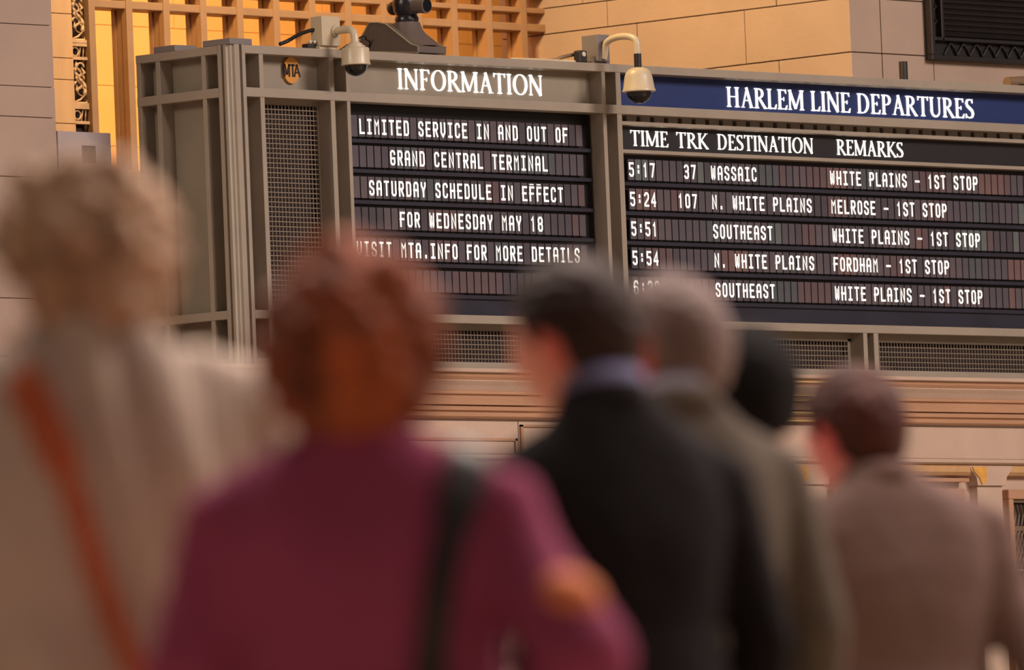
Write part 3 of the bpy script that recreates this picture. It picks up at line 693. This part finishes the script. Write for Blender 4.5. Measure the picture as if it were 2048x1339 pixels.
# ------------------------------------------------------------------ people
from mathutils.bvhtree import BVHTree
def cloth(name, col, var=.1, rough=.85, stripes=0, bump=.3):
    m = mat(name, col, rough, var=var, scale=7, bump=bump, bscale=45)
    m.node_tree.nodes['Principled BSDF'].inputs['Specular IOR Level'].default_value = .15
    if stripes:
        nt = m.node_tree; b = nt.nodes['Principled BSDF']; src = b.inputs['Base Color'].links[0].from_socket
        wv = nt.nodes.new('ShaderNodeTexWave'); wv.inputs['Scale'].default_value = stripes; wv.inputs['Distortion'].default_value = .6
        tc = nt.nodes.new('ShaderNodeTexCoord'); nt.links.new(tc.outputs['Object'], wv.inputs['Vector'])
        mx = nt.nodes.new('ShaderNodeMix'); mx.data_type = 'RGBA'; mx.blend_type = 'MULTIPLY'; mx.inputs[0].default_value = .35
        nt.links.new(src, mx.inputs[6]); nt.links.new(wv.outputs['Color'], mx.inputs[7]); nt.links.new(mx.outputs[2], b.inputs['Base Color'])
    return m
def hairmat(name, c1, c2, rough=.55):
    m = mat(name, c1, rough, var=.1, scale=13, bump=.9, bscale=70, stretch=(1, 1, .25))
    nt = m.node_tree; nt.nodes['Principled BSDF'].inputs['Specular IOR Level'].default_value = .25
    cr = [n for n in nt.nodes if n.type == 'VALTORGB'][0]
    cr.color_ramp.elements[0].color = c1; cr.color_ramp.elements[1].color = c2
    return m
def skin(name, c):
    m = mat(name, c, .5, var=.06, scale=14, bump=.1); b = m.node_tree.nodes['Principled BSDF']
    b.inputs['Subsurface Weight'].default_value = .15; b.inputs['Subsurface Scale'].default_value = .01
    b.inputs['Subsurface Radius'].default_value = (1, .35, .2)
    return m
eye_w = mat('eye_white', srgb(225, 215, 210), .2, var=.02); iris = mat('iris', srgb(60, 40, 28), .15, var=.1)
lipm = mat('lips', srgb(160, 88, 82), .5, var=.05); shoem = mat('shoe_leather', srgb(34, 24, 20), .35, var=.1); solem = mat('shoe_sole', srgb(20, 16, 15), .7)
def interp(tab, x):
    for (a, b), (c, d_) in zip(tab[:-1], tab[1:]):
        if x <= c: return b+(d_-b)*(x-a)/(c-a)
    return tab[-1][1]
def sst(x): x = max(0, min(1, x)); return x*x*(3-2*x)
def headR(d):
    x, y, z = d; a, b, c = .077, .099, .115
    if z < 0: a *= 1-.20*z*z; b *= (1-.05*z*z) if y > 0 else (1-.22*z*z)
    r = 1/math.sqrt((x/a)**2+(y/b)**2+(z/c)**2)
    az, el = math.atan2(x, y), math.asin(max(-1, min(1, z)))
    g = lambda a0, e0, sa, se, h: h*math.exp(-((abs(az)-a0)/sa)**2-((el-e0)/se)**2)
    r += g(0, -.20, .13, .12, .022)+g(0, -.05, .09, .20, .010)         # nose, bridge
    r += g(.30, .12, .22, .08, .005)-g(.32, .0, .16, .10, .008)        # brow, eye sockets
    r += g(0, -.50, .22, .05, .006)-g(0, -.58, .25, .04, .004)+g(0, -.80, .25, .14, .008)  # lips, chin
    r += g(.65, -.22, .25, .2, .003)
    return r
def sphere_dirs(nu, nv):
    D = []
    for j in range(nv+1):
        t = -math.pi/2+math.pi*j/nv
        for i in range(nu):
            p = 2*math.pi*i/nu; D.append(Vector((math.cos(t)*math.sin(p), math.cos(t)*math.cos(p), math.sin(t))))
    return D
def star(mb, rf, nu=72, nv=48, X=Matrix()):
    D = sphere_dirs(nu, nv); vs = [X @ (q*rf(q)) for q in D]; fs = []
    for j in range(nv):
        for i in range(nu):
            k = (i+1) % nu; fs.append((j*nu+i, j*nu+k, (j+1)*nu+k, (j+1)*nu+i))
    mb.add(vs, fs); return mb
DG = [None]
def remesh(mb, name, m, parent, vox, smooth=4, fac=.5, disp=None):
    me = mb.data(name+'_src', m); o = bpy.data.objects.new(name, me); COL.objects.link(o)
    r = o.modifiers.new('r', 'REMESH'); r.mode = 'VOXEL'; r.voxel_size = vox; r.use_smooth_shade = True
    if smooth:
        q = o.modifiers.new('s', 'SMOOTH'); q.iterations = smooth; q.factor = fac
    dg = bpy.context.evaluated_depsgraph_get(); e = o.evaluated_get(dg)
    out = bpy.data.meshes.new_from_object(e, depsgraph=dg); bpy.data.objects.remove(o); bpy.data.meshes.remove(me)
    out.name = name; out.materials.clear(); out.materials.append(m)
    if disp:
        nn = [v.normal.copy() for v in out.vertices]
        for v, n_ in zip(out.vertices, nn): v.co += n_*disp(v.co)
    for p in out.polygons: p.use_smooth = True
    return link(name, out, parent)
def rings(mb, R, s, n=36, p=2.3, nose=0):
    L = []
    for rx, ry, z, x0, y0 in R:
        ring = []
        for k in range(n):
            a = 2*math.pi*k/n; ca, sa = math.cos(a), math.sin(a)
            q = (abs(ca)**p+abs(sa)**p)**(-1/p)
            ring.append(Vector((x0+rx*q*ca, y0+ry*q*sa, z))*s)
        L.append(ring)
    mb.loft(L); return mb
def hand(mb, wr, dr, palm, side, s, curl=.5):
    """wr wrist, dr direction of the forearm, palm = direction the palm faces, side=+1 thumb side vector sign"""
    wr, dr, palm = Vector(wr), Vector(dr).normalized(), Vector(palm).normalized()
    palm = (palm-dr*palm.dot(dr)).normalized(); ac = dr.cross(palm)*side
    P = lambda a, b, c: (wr+dr*a+ac*b+palm*c)*s
    mb.capsule([P(-.02, 0, 0), P(.03, .002, 0), P(.075, .002, .004)], [(.026*s, .021*s), (.038*s, .016*s), (.039*s, .013*s)], 14, palm)
    for k, (b, ln) in enumerate(((.033, .072), (.011, .080), (-.011, .074), (-.033, .058))):
        c1 = curl*.7; c2 = curl*1.5
        p0 = (.07, b*.90, .003); p1 = (.07+.012+ln*.42*math.cos(c1*.5), b*1.10, .004+ln*.42*math.sin(c1*.5))
        p2 = (p1[0]+ln*.33*math.cos(c1*.5+c2*.5), b*1.18, p1[2]+ln*.33*math.sin(c1*.5+c2*.5))
        p3 = (p2[0]+ln*.27*math.cos(c1*.5+c2), b*1.24, p2[2]+ln*.27*math.sin(c1*.5+c2))
        mb.capsule([P(*p0), P(*p1), P(*p2), P(*p3)], [.0082*s, .0078*s, .0074*s, .0066*s], 10)
    mb.capsule([P(.012, .026, .006), P(.040, .046, .016), P(.066, .052, .026), P(.088, .050, .032)], [.013*s, .011*s, .0098*s, .0085*s], 10)
MENHAIR = [(0, .62), (.6, .60), (1.0, .42), (1.25, .0), (1.42, -.10), (1.55, .16), (1.85, .02), (2.0, -.50), (2.5, -.78), (3.2, -.86)]
def strap(J, pts, width, th, m, name, parent, off=.004, tail=()):
    """pts: (side, x, z) in body space, side 'b' lies on the back, 'f' on the front, 't' on top"""
    bv = BVHTree.FromPolygons([v.co for v in J.data.vertices], [tuple(p.vertices) for p in J.data.polygons]); P = []; N = []
    for sd, a, b in pts:
        if sd == 't': h = bv.ray_cast(Vector((a, b, 3)), Vector((0, 0, -1)))
        else: h = bv.ray_cast(Vector((a, -2 if sd == 'b' else 2, b)), Vector((0, 1 if sd == 'b' else -1, 0)))
        if h[0] is None: continue
        P.append(h[0]+h[1]*(off+th/2)); N.append(h[1])
    for q in tail: P.append(Vector(q)); N.append(N[-1])
    n = len(P); L = []
    for i in range(n):
        t = (P[min(i+1, n-1)]-P[max(i-1, 0)]).normalized(); nn = sum((N[k] for k in range(max(0, i-1), min(n, i+2))), Vector())
        nn = (nn-t*nn.dot(t)).normalized(); w_ = t.cross(nn); W_ = width(i/(n-1)) if callable(width) else width
        L.append([P[i]+w_*a*W_/2+nn*b*th/2 for a, b in ((-1, -1), (1, -1), (1, 1), (-1, 1))])
    mb = MB(); mb.loft(L); o = mb.build(name, m, parent, bevel=th*.3); smoothmat(o, 60); return o

def person(label, u, v, D, ph, pb, shift=0, hf=.03, wf=1, tilt=0, lean=0, skin_c=(205, 140, 120), top=None, legs=None, hair=None, hairline=MENHAIR,
           hth=.012, hnoise=.35, hfreq=6, arms=None, jacket_name='jacket', disp=None, collar=None, coll_h=.03, ears=True, long=0, sl=.062, group=None, lapel=True, hz=1.585, eb=.9, hsc=1, drop=0):
    H = at(u, v, D); s = (H.z-FLOOR)/hz
    yb = -YAW+math.radians(pb); yh = math.radians(ph-pb)
    fw = Vector((-math.sin(yb), math.cos(yb), 0)); vr = Vector((math.cos(-YAW), math.sin(-YAW), 0))
    base = Vector((H.x, H.y, FLOOR))+vr*shift-fw*hf*s
    root = thing('person', label, 'person', base); root.rotation_euler = (0, 0, yb)
    HL = Matrix.Rotation(-yb, 4, 'Z') @ (H-base)                     # head centre in body space
    HX = Matrix.Translation(HL) @ Matrix.Rotation(yh, 4, 'Z') @ Matrix.Rotation(math.radians(tilt), 4, 'X') @ Matrix.Rotation(math.radians(lean), 4, 'Y') @ Matrix.Scale(s*hsc, 4)
    W = wf
    arms = arms or {}
    A = {}
    for sd in (-1, 1):
        A[sd] = arms.get(sd) or [(sd*.185*W, 0, 1.375-drop), (sd*.245*W, -.02, 1.11-drop), (sd*.25*W, .06, .88-drop)]
    sk = skin('skin', srgb(*skin_c))
    hb = HL/s
    # body: one continuous surface
    mb = MB()
    star(mb, lambda q: headR(q), X=HX)
    chin = hb+Vector((0, -.012, -.065))
    mb.capsule([Vector((hb.x*.2, -.02, 1.38))*s, Vector((hb.x*.5, hb.y*.4-.02, 1.47))*s, chin*s], [(.062*s, .062*s), (.058*s, .060*s), (.055*s, .060*s)], 20, (0, 1, 0))
    rings(mb, [(.10, .07, .82, 0, 0), (.155*W, .105, .88, 0, -.01), (.16*W, .115, .95, 0, -.015), (.135*W, .10, 1.08, 0, 0), (.155*W, .11, 1.22, 0, 0), (.165*W, .105, 1.33-drop, 0, -.005), (.15*W, .075, 1.40-drop, 0, -.01), (.075, .055, 1.44, 0, -.015)], s)
    for sd in (-1, 1):
        a, b, c = [Vector(q) for q in A[sd][:3]]; md_ = Vector(A[sd][3]) if len(A[sd]) > 3 else a*.5+b*.5
        mb.capsule([a*s, md_*s, b*s, (b*.6+c*.4)*s, c*s], [.050*s, .044*s, .038*s, .038*s, .026*s], 16)
        hand(mb, c, (c-b), Vector((-sd, .2, 0)), -sd, s)
        mb.capsule([Vector((sd*.085*W, -.01, .86))*s, Vector((sd*.095, 0, .48))*s, Vector((sd*.10, -.02, .28))*s, Vector((sd*.10, -.02, .07))*s], [.078*s, .052*s, .046*s, .034*s], 18)
        mb.capsule([Vector((sd*.10, -.03, .045))*s, Vector((sd*.115, .13, .03))*s], [(.036*s, .035*s), (.042*s, .022*s)], 14, (0, 0, 1))
    remesh(mb, 'body', sk, root, .0058*s, 2)
    # face details
    for sd in (-1, 1):
        mb = MB(); star(mb, lambda q: .0125, 20, 14, HX @ Matrix.Translation((sd*.031, .078, .002))); ey = mb.build('eye', eye_w, root, smooth=True)
        mb = MB(); star(mb, lambda q: .0062, 12, 8, HX @ Matrix.Translation((sd*.031, .0855, .002))); mb.build('iris', iris, ey, smooth=True)
        if ears:
            mb = MB()
            E = HX @ Matrix.Translation((sd*.077, -.008, -.008)) @ Matrix.Rotation(sd*math.radians(-22), 4, 'Z') @ Matrix.Rotation(math.radians(-10), 4, 'X')
            P = [(0, .012+.0, -.030), (0, -.002, -.032), (sd*.006, -.014, -.018), (sd*.010, -.024, .004), (sd*.011, -.022, .024), (sd*.009, -.006, .034), (sd*.004, .010, .028), (0, .014, .012)]
            mb.capsule([E @ Vector(q) for q in P], [.006*s, .0075*s, .006*s, .0055*s, .0055*s, .0055*s, .005*s, .004*s], 8)
            star(mb, lambda q: 1, 16, 10, E @ Matrix.Translation((sd*.001, -.006, 0)) @ Matrix.Diagonal((.005, .017, .028, 1)))
            remesh(mb, 'ear', skin('ear_skin', srgb(min(255, skin_c[0]+4), int(skin_c[1]*.78), int(skin_c[2]*.80))), root, .0022*s, 2)
    mb = MB(); mb.capsule([HX @ Vector((x, .088-abs(x)*.35, -.056)) for x in (-.022, -.010, 0, .010, .022)], [.003*s, .0055*s, .006*s, .0055*s, .003*s], 8); mb.build('lips', lipm, root, smooth=True)
    # hair
    def hr(q):
        az, el = math.atan2(q.x, q.y), math.asin(max(-1, min(1, q.z)))
        m_ = sst((el-interp(hairline, abs(az)))/.14+.5)
        nz = noise.noise(q*hfreq+Vector((u*.1, 0, 0)))*hnoise+noise.noise(q*hfreq*3.1)*hnoise*.4
        t_ = hth*(.8+.5*sst(q.z+.3))*(1+nz)
        if long: t_ += long*sst((-q.y+.75)*.9)*(1-.3*q.z*q.z)*(1+nz*.5)
        return headR(q)-.012+(t_+.012)*m_
    mb = MB(); star(mb, hr, 110, 74, HX); mb.build('hair', hair, root, smooth=True)
    # upper garment
    T = MB(); f = W
    rings(T, [(.175*f, .125, .80, 0, -.01), (.185*f, .135, .86, 0, -.015), (.178*f, .130, .98, 0, -.015), (.168*f, .122, 1.08, 0, -.01), (.180*f, .130, 1.20, 0, -.01), (.188*f, .125, 1.30-drop, 0, -.012),
              (.180*f, .104, 1.375-drop, 0, -.018), (.140*f, .088, 1.430-drop*.85, 0, -.02), (.090, .070, 1.470-drop*.2, hb.x*.2, -.018), (.066, .062, 1.486, hb.x*.25, -.015)], s)
    for sd in (-1, 1):
        a, b, c = [Vector(q) for q in A[sd][:3]]; md_ = Vector(A[sd][3]) if len(A[sd]) > 3 else a*.5+b*.5
        e = b+(c-b)*.92
        T.capsule([Vector((sd*.09*f, -.012, 1.41-drop*.6))*s, a*s, md_*s, b*s], [.056*s, (sl+.003)*s, sl*.95*s, sl*eb*s], 20)
        T.capsule([b*s, (b*.5+e*.5)*s, e*s], [sl*eb*s, sl*.84*s, sl*.68*s], 18)
    dd = (lambda co: disp(co/s, A)*s) if disp else (lambda co: s*(.004*noise.noise(Vector((co.x*9, co.y*9, co.z*5)))+.0015*noise.noise(co*26)))
    J = remesh(T, jacket_name, top, root, .0105*s, 7, .6, dd)
    # collar: a standing band round the neck
    mb = MB(); cx, cy = hb.x*.32, -.014+hb.y*.22
    def band(mb, z0, r0, z1, r1, th, back):
        L = []
        for rr, zz in ((r0, z0), (r1, z1), (r1-th, z1), (r0-th, z0)):
            L.append([Vector((cx+rr*math.sin(a), cy+rr*1.02*math.cos(a), zz+back*(-math.cos(a))))*s for a in [2*math.pi*k/36 for k in range(36)]])
        n = 36; vs = [p for r in L for p in r]; fs = []
        for k in range(4):
            for i in range(n): fs.append((k*n+i, k*n+(i+1) % n, ((k+1) % 4)*n+(i+1) % n, ((k+1) % 4)*n+i))
        mb.add(vs, fs)
    if lapel:
        band(mb, 1.445, .088, 1.485, .074, .006, .016); mb.build('jacket_collar', top, root, smooth=True)
    if collar:
        mb = MB(); band(mb, 1.46, .078, 1.46+coll_h+.03, .068, .004, .018); mb.build('shirt_collar', collar, root, smooth=True)
    if collar and lapel:      # open jacket front: shirt wedge between two lapels
        nz_ = [('f', 0, (1.44-.035*k)*s) for k in range(9)]
        strap(J, nz_, lambda t: s*(.012+.085*(1-t)), .004, collar, 'shirt_front', root, off=.002)
        for sd in (-1, 1):
            strap(J, [('f', sd*(.070-.0075*k)*s, (1.44-.035*k)*s) for k in range(9)], lambda t: s*(.018+.05*math.sin(math.pi*min(1, t*1.05))**.8), .005, top, 'lapel', root, off=.005)
    # trousers and shoes
    T = MB()
    rings(T, [(.15*W, .11, .98, 0, -.01), (.168*W, .12, .90, 0, -.012), (.17*W, .12, .84, 0, -.01), (.12, .08, .79, 0, -.01)], s)
    for sd in (-1, 1):
        T.capsule([Vector((sd*.085*W, -.01, .86))*s, Vector((sd*.095, 0, .50))*s, Vector((sd*.10, -.02, .28))*s, Vector((sd*.10, -.02, .075))*s], [.092*s, .070*s, .062*s, .058*s], 20)
    remesh(T, 'trousers', legs, root, .0125*s, 4)
    for sd in (-1, 1):
        T = MB()
        T.capsule([Vector((sd*.10, -.055, .052))*s, Vector((sd*.105, .03, .055))*s, Vector((sd*.118, .155, .035))*s], [(.041*s, .045*s), (.043*s, .042*s), (.044*s, .026*s)], 18, (0, 0, 1))
        sh = T.build('shoe', shoem, root, smooth=True)
        T = MB(); o_ = [(.044*math.cos(a)*(1.05 if math.sin(a) > 0 else .95), .13*math.sin(a)) for a in [2*math.pi*k/20 for k in range(20)]]
        T.prism([((sd*.108+x_)*s, (.05+y_)*s) for x_, y_ in o_], 'z', .001, .014*s); T.build('sole', solem, sh)
    return root, J, s, A
def folds(co, A):
    v = .016*abs(noise.noise(Vector((co.x*13+co.z*3.0, co.y*4, co.z*1.8))))*2-.001
    return v+.0015*noise.noise(co*24)
# 1 grey-brown haired man at the left edge
LF = cloth('linen_shirt', srgb(216, 198, 182), .10, stripes=14)
r1, J1, s1, A1 = person('person in loose beige shirt with orange-brown bag strap and tousled fair hair', 168, 556, 15.0, 26, 10, shift=.0, hf=.03, wf=1.22, hsc=1.14, hz=1.55, drop=.035,
    skin_c=(214, 142, 130), top=LF, legs=cloth('khaki_trousers', srgb(110, 96, 80)), hair=hairmat('fair_hair', srgb(112, 76, 50), srgb(222, 188, 156)), hth=.026, hnoise=.8, hfreq=5, long=.014, hairline=MENHAIR[:7]+[(2.0, -.62), (2.5, -.95), (3.2, -1.02)],
    jacket_name='shirt', disp=folds, collar=cloth('linen_collar', srgb(178, 162, 146)), lapel=False, sl=.074)
bag_m = mat('tan_leather', srgb(184, 92, 48), .45, var=.12, scale=8)
bp = thing('shoulder_bag', 'orange-brown leather bag hanging on a strap across the back of the beige shirt', 'bag', r1.location); bp.rotation_euler = r1.rotation_euler
def sp(pts, n=10):
    out = []
    for a, b in zip(pts[:-1], pts[1:]):
        for k in range(n): out.append((a[0], a[1]+(b[1]-a[1])*k/n, a[2]+(b[2]-a[2])*k/n))
    return out+[pts[-1]]
S = s1
strap(J1, [('f', -.10*S, 1.25*S), ('f', -.105*S, 1.33*S), ('f', -.11*S, 1.39*S), ('t', -.112*S, -.01*S)]+sp([('b', -.11*S, 1.40*S), ('b', -.085*S, 1.34*S), ('b', -.055*S, 1.26*S), ('b', -.02*S, 1.13*S), ('b', .02*S, .99*S), ('b', .06*S, .90*S)], 5),
      lambda t: .062 if t < .42 else .038, .006, bag_m, 'strap', bp, tail=[(.14*S, -.215*S, .84*S), (.17*S, -.25*S, .78*S)])
MB().box(.10*S, .32*S, -.30*S, -.20*S, .55*S, .80*S).build('bag_body', bag_m, bp, bevel=.02)
MB().prism([(.10*S, .80*S), (.32*S, .80*S), (.31*S, .66*S), (.11*S, .66*S)], 'y', -.31*S, -.302*S).build('bag_flap', bag_m, bp, bevel=.002)
# 2 auburn-haired woman in plum
PL = cloth('plum_wool', srgb(150, 68, 100), .10)
AH = hairmat('auburn_hair', srgb(58, 20, 11), srgb(200, 102, 52), .5)
WOM = [(0, .50), (.8, .45), (1.1, .1), (1.3, -.5), (1.6, -.72), (3.2, -.98)]
def folds2(co, A):
    return .006*noise.noise(Vector((co.x*7, co.y*7, co.z*4)))+.002*noise.noise(co*18)
r2, J2, s2, A2 = person('person in a plum jacket with full auburn hair, one elbow bent outward', 708, 730, 14.1, -4, -4, shift=.005, hf=.015, wf=1.22, hsc=1.18, hz=1.565, drop=.035, eb=1.05, skin_c=(214, 150, 132), top=PL,
    legs=cloth('dark_trousers', srgb(36, 30, 38)), hair=AH, hairline=WOM, hth=.030, hnoise=.55, hfreq=4.5, long=.018, disp=folds2, sl=.074,
    arms={1: [(.215, -.005, 1.325), (.345, -.13, 1.09), (.22, .06, .96), (.245, -.03, 1.25)], -1: [(-.215, 0, 1.325), (-.27, -.02, 1.10), (-.25, .08, .88)]})
S = s2
hb_ = thing('handbag', 'black handbag hanging by a long strap over the plum shoulder', 'bag', r2.location); hb_.rotation_euler = r2.rotation_euler
blk = mat('black_leather', srgb(26, 20, 20), .4, var=.15)
strap(J2, [('f', .15*S, .95*S), ('f', .155*S, 1.08*S), ('f', .16*S, 1.20*S), ('f', .165*S, 1.29*S), ('f', .17*S, 1.35*S), ('t', .172*S, .03*S), ('t', .172*S, -.02*S)]+sp([('b', .172*S, 1.40*S), ('b', .155*S, 1.34*S), ('b', .125*S, 1.22*S), ('b', .105*S, 1.08*S), ('b', .105*S, .95*S), ('b', .11*S, .86*S)], 5),
      lambda t: .060 if t < .40 else .046, .012, blk, 'strap', hb_, tail=[(.12*S, -.185*S, .83*S), (.13*S, -.20*S, .80*S)])
MB().box(.02*S, .28*S, -.27*S, -.16*S, .58*S, .82*S).build('bag_body', blk, hb_, bevel=.03)
bvx = A2[1][1]
pm = MB(); star(pm, lambda q: 1, 20, 12, Matrix.Translation(Vector((.330, -.125, 1.185))*S) @ Matrix.Rotation(math.radians(32), 4, 'Y') @ Matrix.Diagonal((.052*S, .058*S, .040*S, 1)))
pm.build('elbow_patch', mat('tan_suede', srgb(216, 124, 76), .8, var=.06), r2, smooth=True, label='orange-tan patch on the bent sleeve')
# 3 dark-haired man in black suit
person('person in a black suit with short dark hair, face turned to the left', 1150, 686, 17.4, 56, 24, shift=.03, hf=.05, wf=1.06, hsc=1.13, hz=1.57, drop=.05, skin_c=(218, 144, 126), top=cloth('black_suit', srgb(24, 20, 23), .12),
       legs=cloth('black_suit_trousers', srgb(26, 23, 27)), hair=hairmat('dark_hair', srgb(30, 15, 12), srgb(54, 32, 26)), hth=.014, collar=cloth('blue_shirt', srgb(122, 122, 156)), coll_h=.018, tilt=-4)
# 4 grey-haired man in olive jacket
person('person in olive grey jacket with cropped grey hair and white collar', 1344, 708, 18.4, 46, 22, shift=-.025, hf=.04, wf=1.04, hsc=1.12, hz=1.56, drop=.03, skin_c=(220, 134, 116), top=cloth('olive_jacket', srgb(98, 89, 80), .1),
       legs=cloth('grey_trousers', srgb(60, 56, 56)), hair=hairmat('grey_hair', srgb(86, 66, 60), srgb(140, 120, 116)), hth=.010, collar=cloth('white_shirt', srgb(196, 192, 212)), coll_h=.014, tilt=-3)
# 5 black-haired person behind
person('person with smooth black hair mostly hidden behind the olive jacket', 1503, 800, 19.6, -12, 0, hsc=1.05, shift=-.18, hf=.02, wf=.9, skin_c=(150, 100, 78), top=cloth('black_top', srgb(24, 22, 26)),
       legs=cloth('navy_trousers', srgb(28, 28, 38)), hair=hairmat('black_hair', srgb(10, 8, 9), srgb(20, 16, 18), .95), hairline=WOM, hth=.018, hnoise=.15, ears=False, lapel=False)
# 6 man in brown-grey blazer at the right
r6, J6, s6, A6 = person('person in brown-grey blazer with short dark brown hair and one elbow out', 1708, 870, 21.6, 44, 16, shift=.05, hf=.045, wf=1.16, hsc=1.10, hz=1.56, drop=.02, skin_c=(214, 128, 126), top=cloth('taupe_blazer', srgb(112, 90, 84), .08),
       legs=cloth('navy_blue_trousers', srgb(26, 26, 40)), hair=hairmat('brown_hair', srgb(44, 18, 15), srgb(82, 38, 28)), hth=.014,
       arms={1: [(.20, -.005, 1.36), (.30, -.10, 1.03), (.20, .06, .88), (.235, -.03, 1.21)]}, lapel=True)


hb6 = thing('briefcase', 'black bag tucked under the bent elbow of the brown-grey blazer', 'bag', r6.location); hb6.rotation_euler = r6.rotation_euler
S = s6
MB().box(.225*S, .33*S, -.20*S, .17*S, .66*S, 1.0*S).build('bag_body', blk, hb6, bevel=.02)
MB().tube([(.28*S, .10*S, 1.0*S), (.28*S, .07*S, 1.05*S), (.28*S, -.07*S, 1.05*S), (.28*S, -.10*S, 1.0*S)], .008, 8).build('bag_handle', blk, hb6, smooth=True)
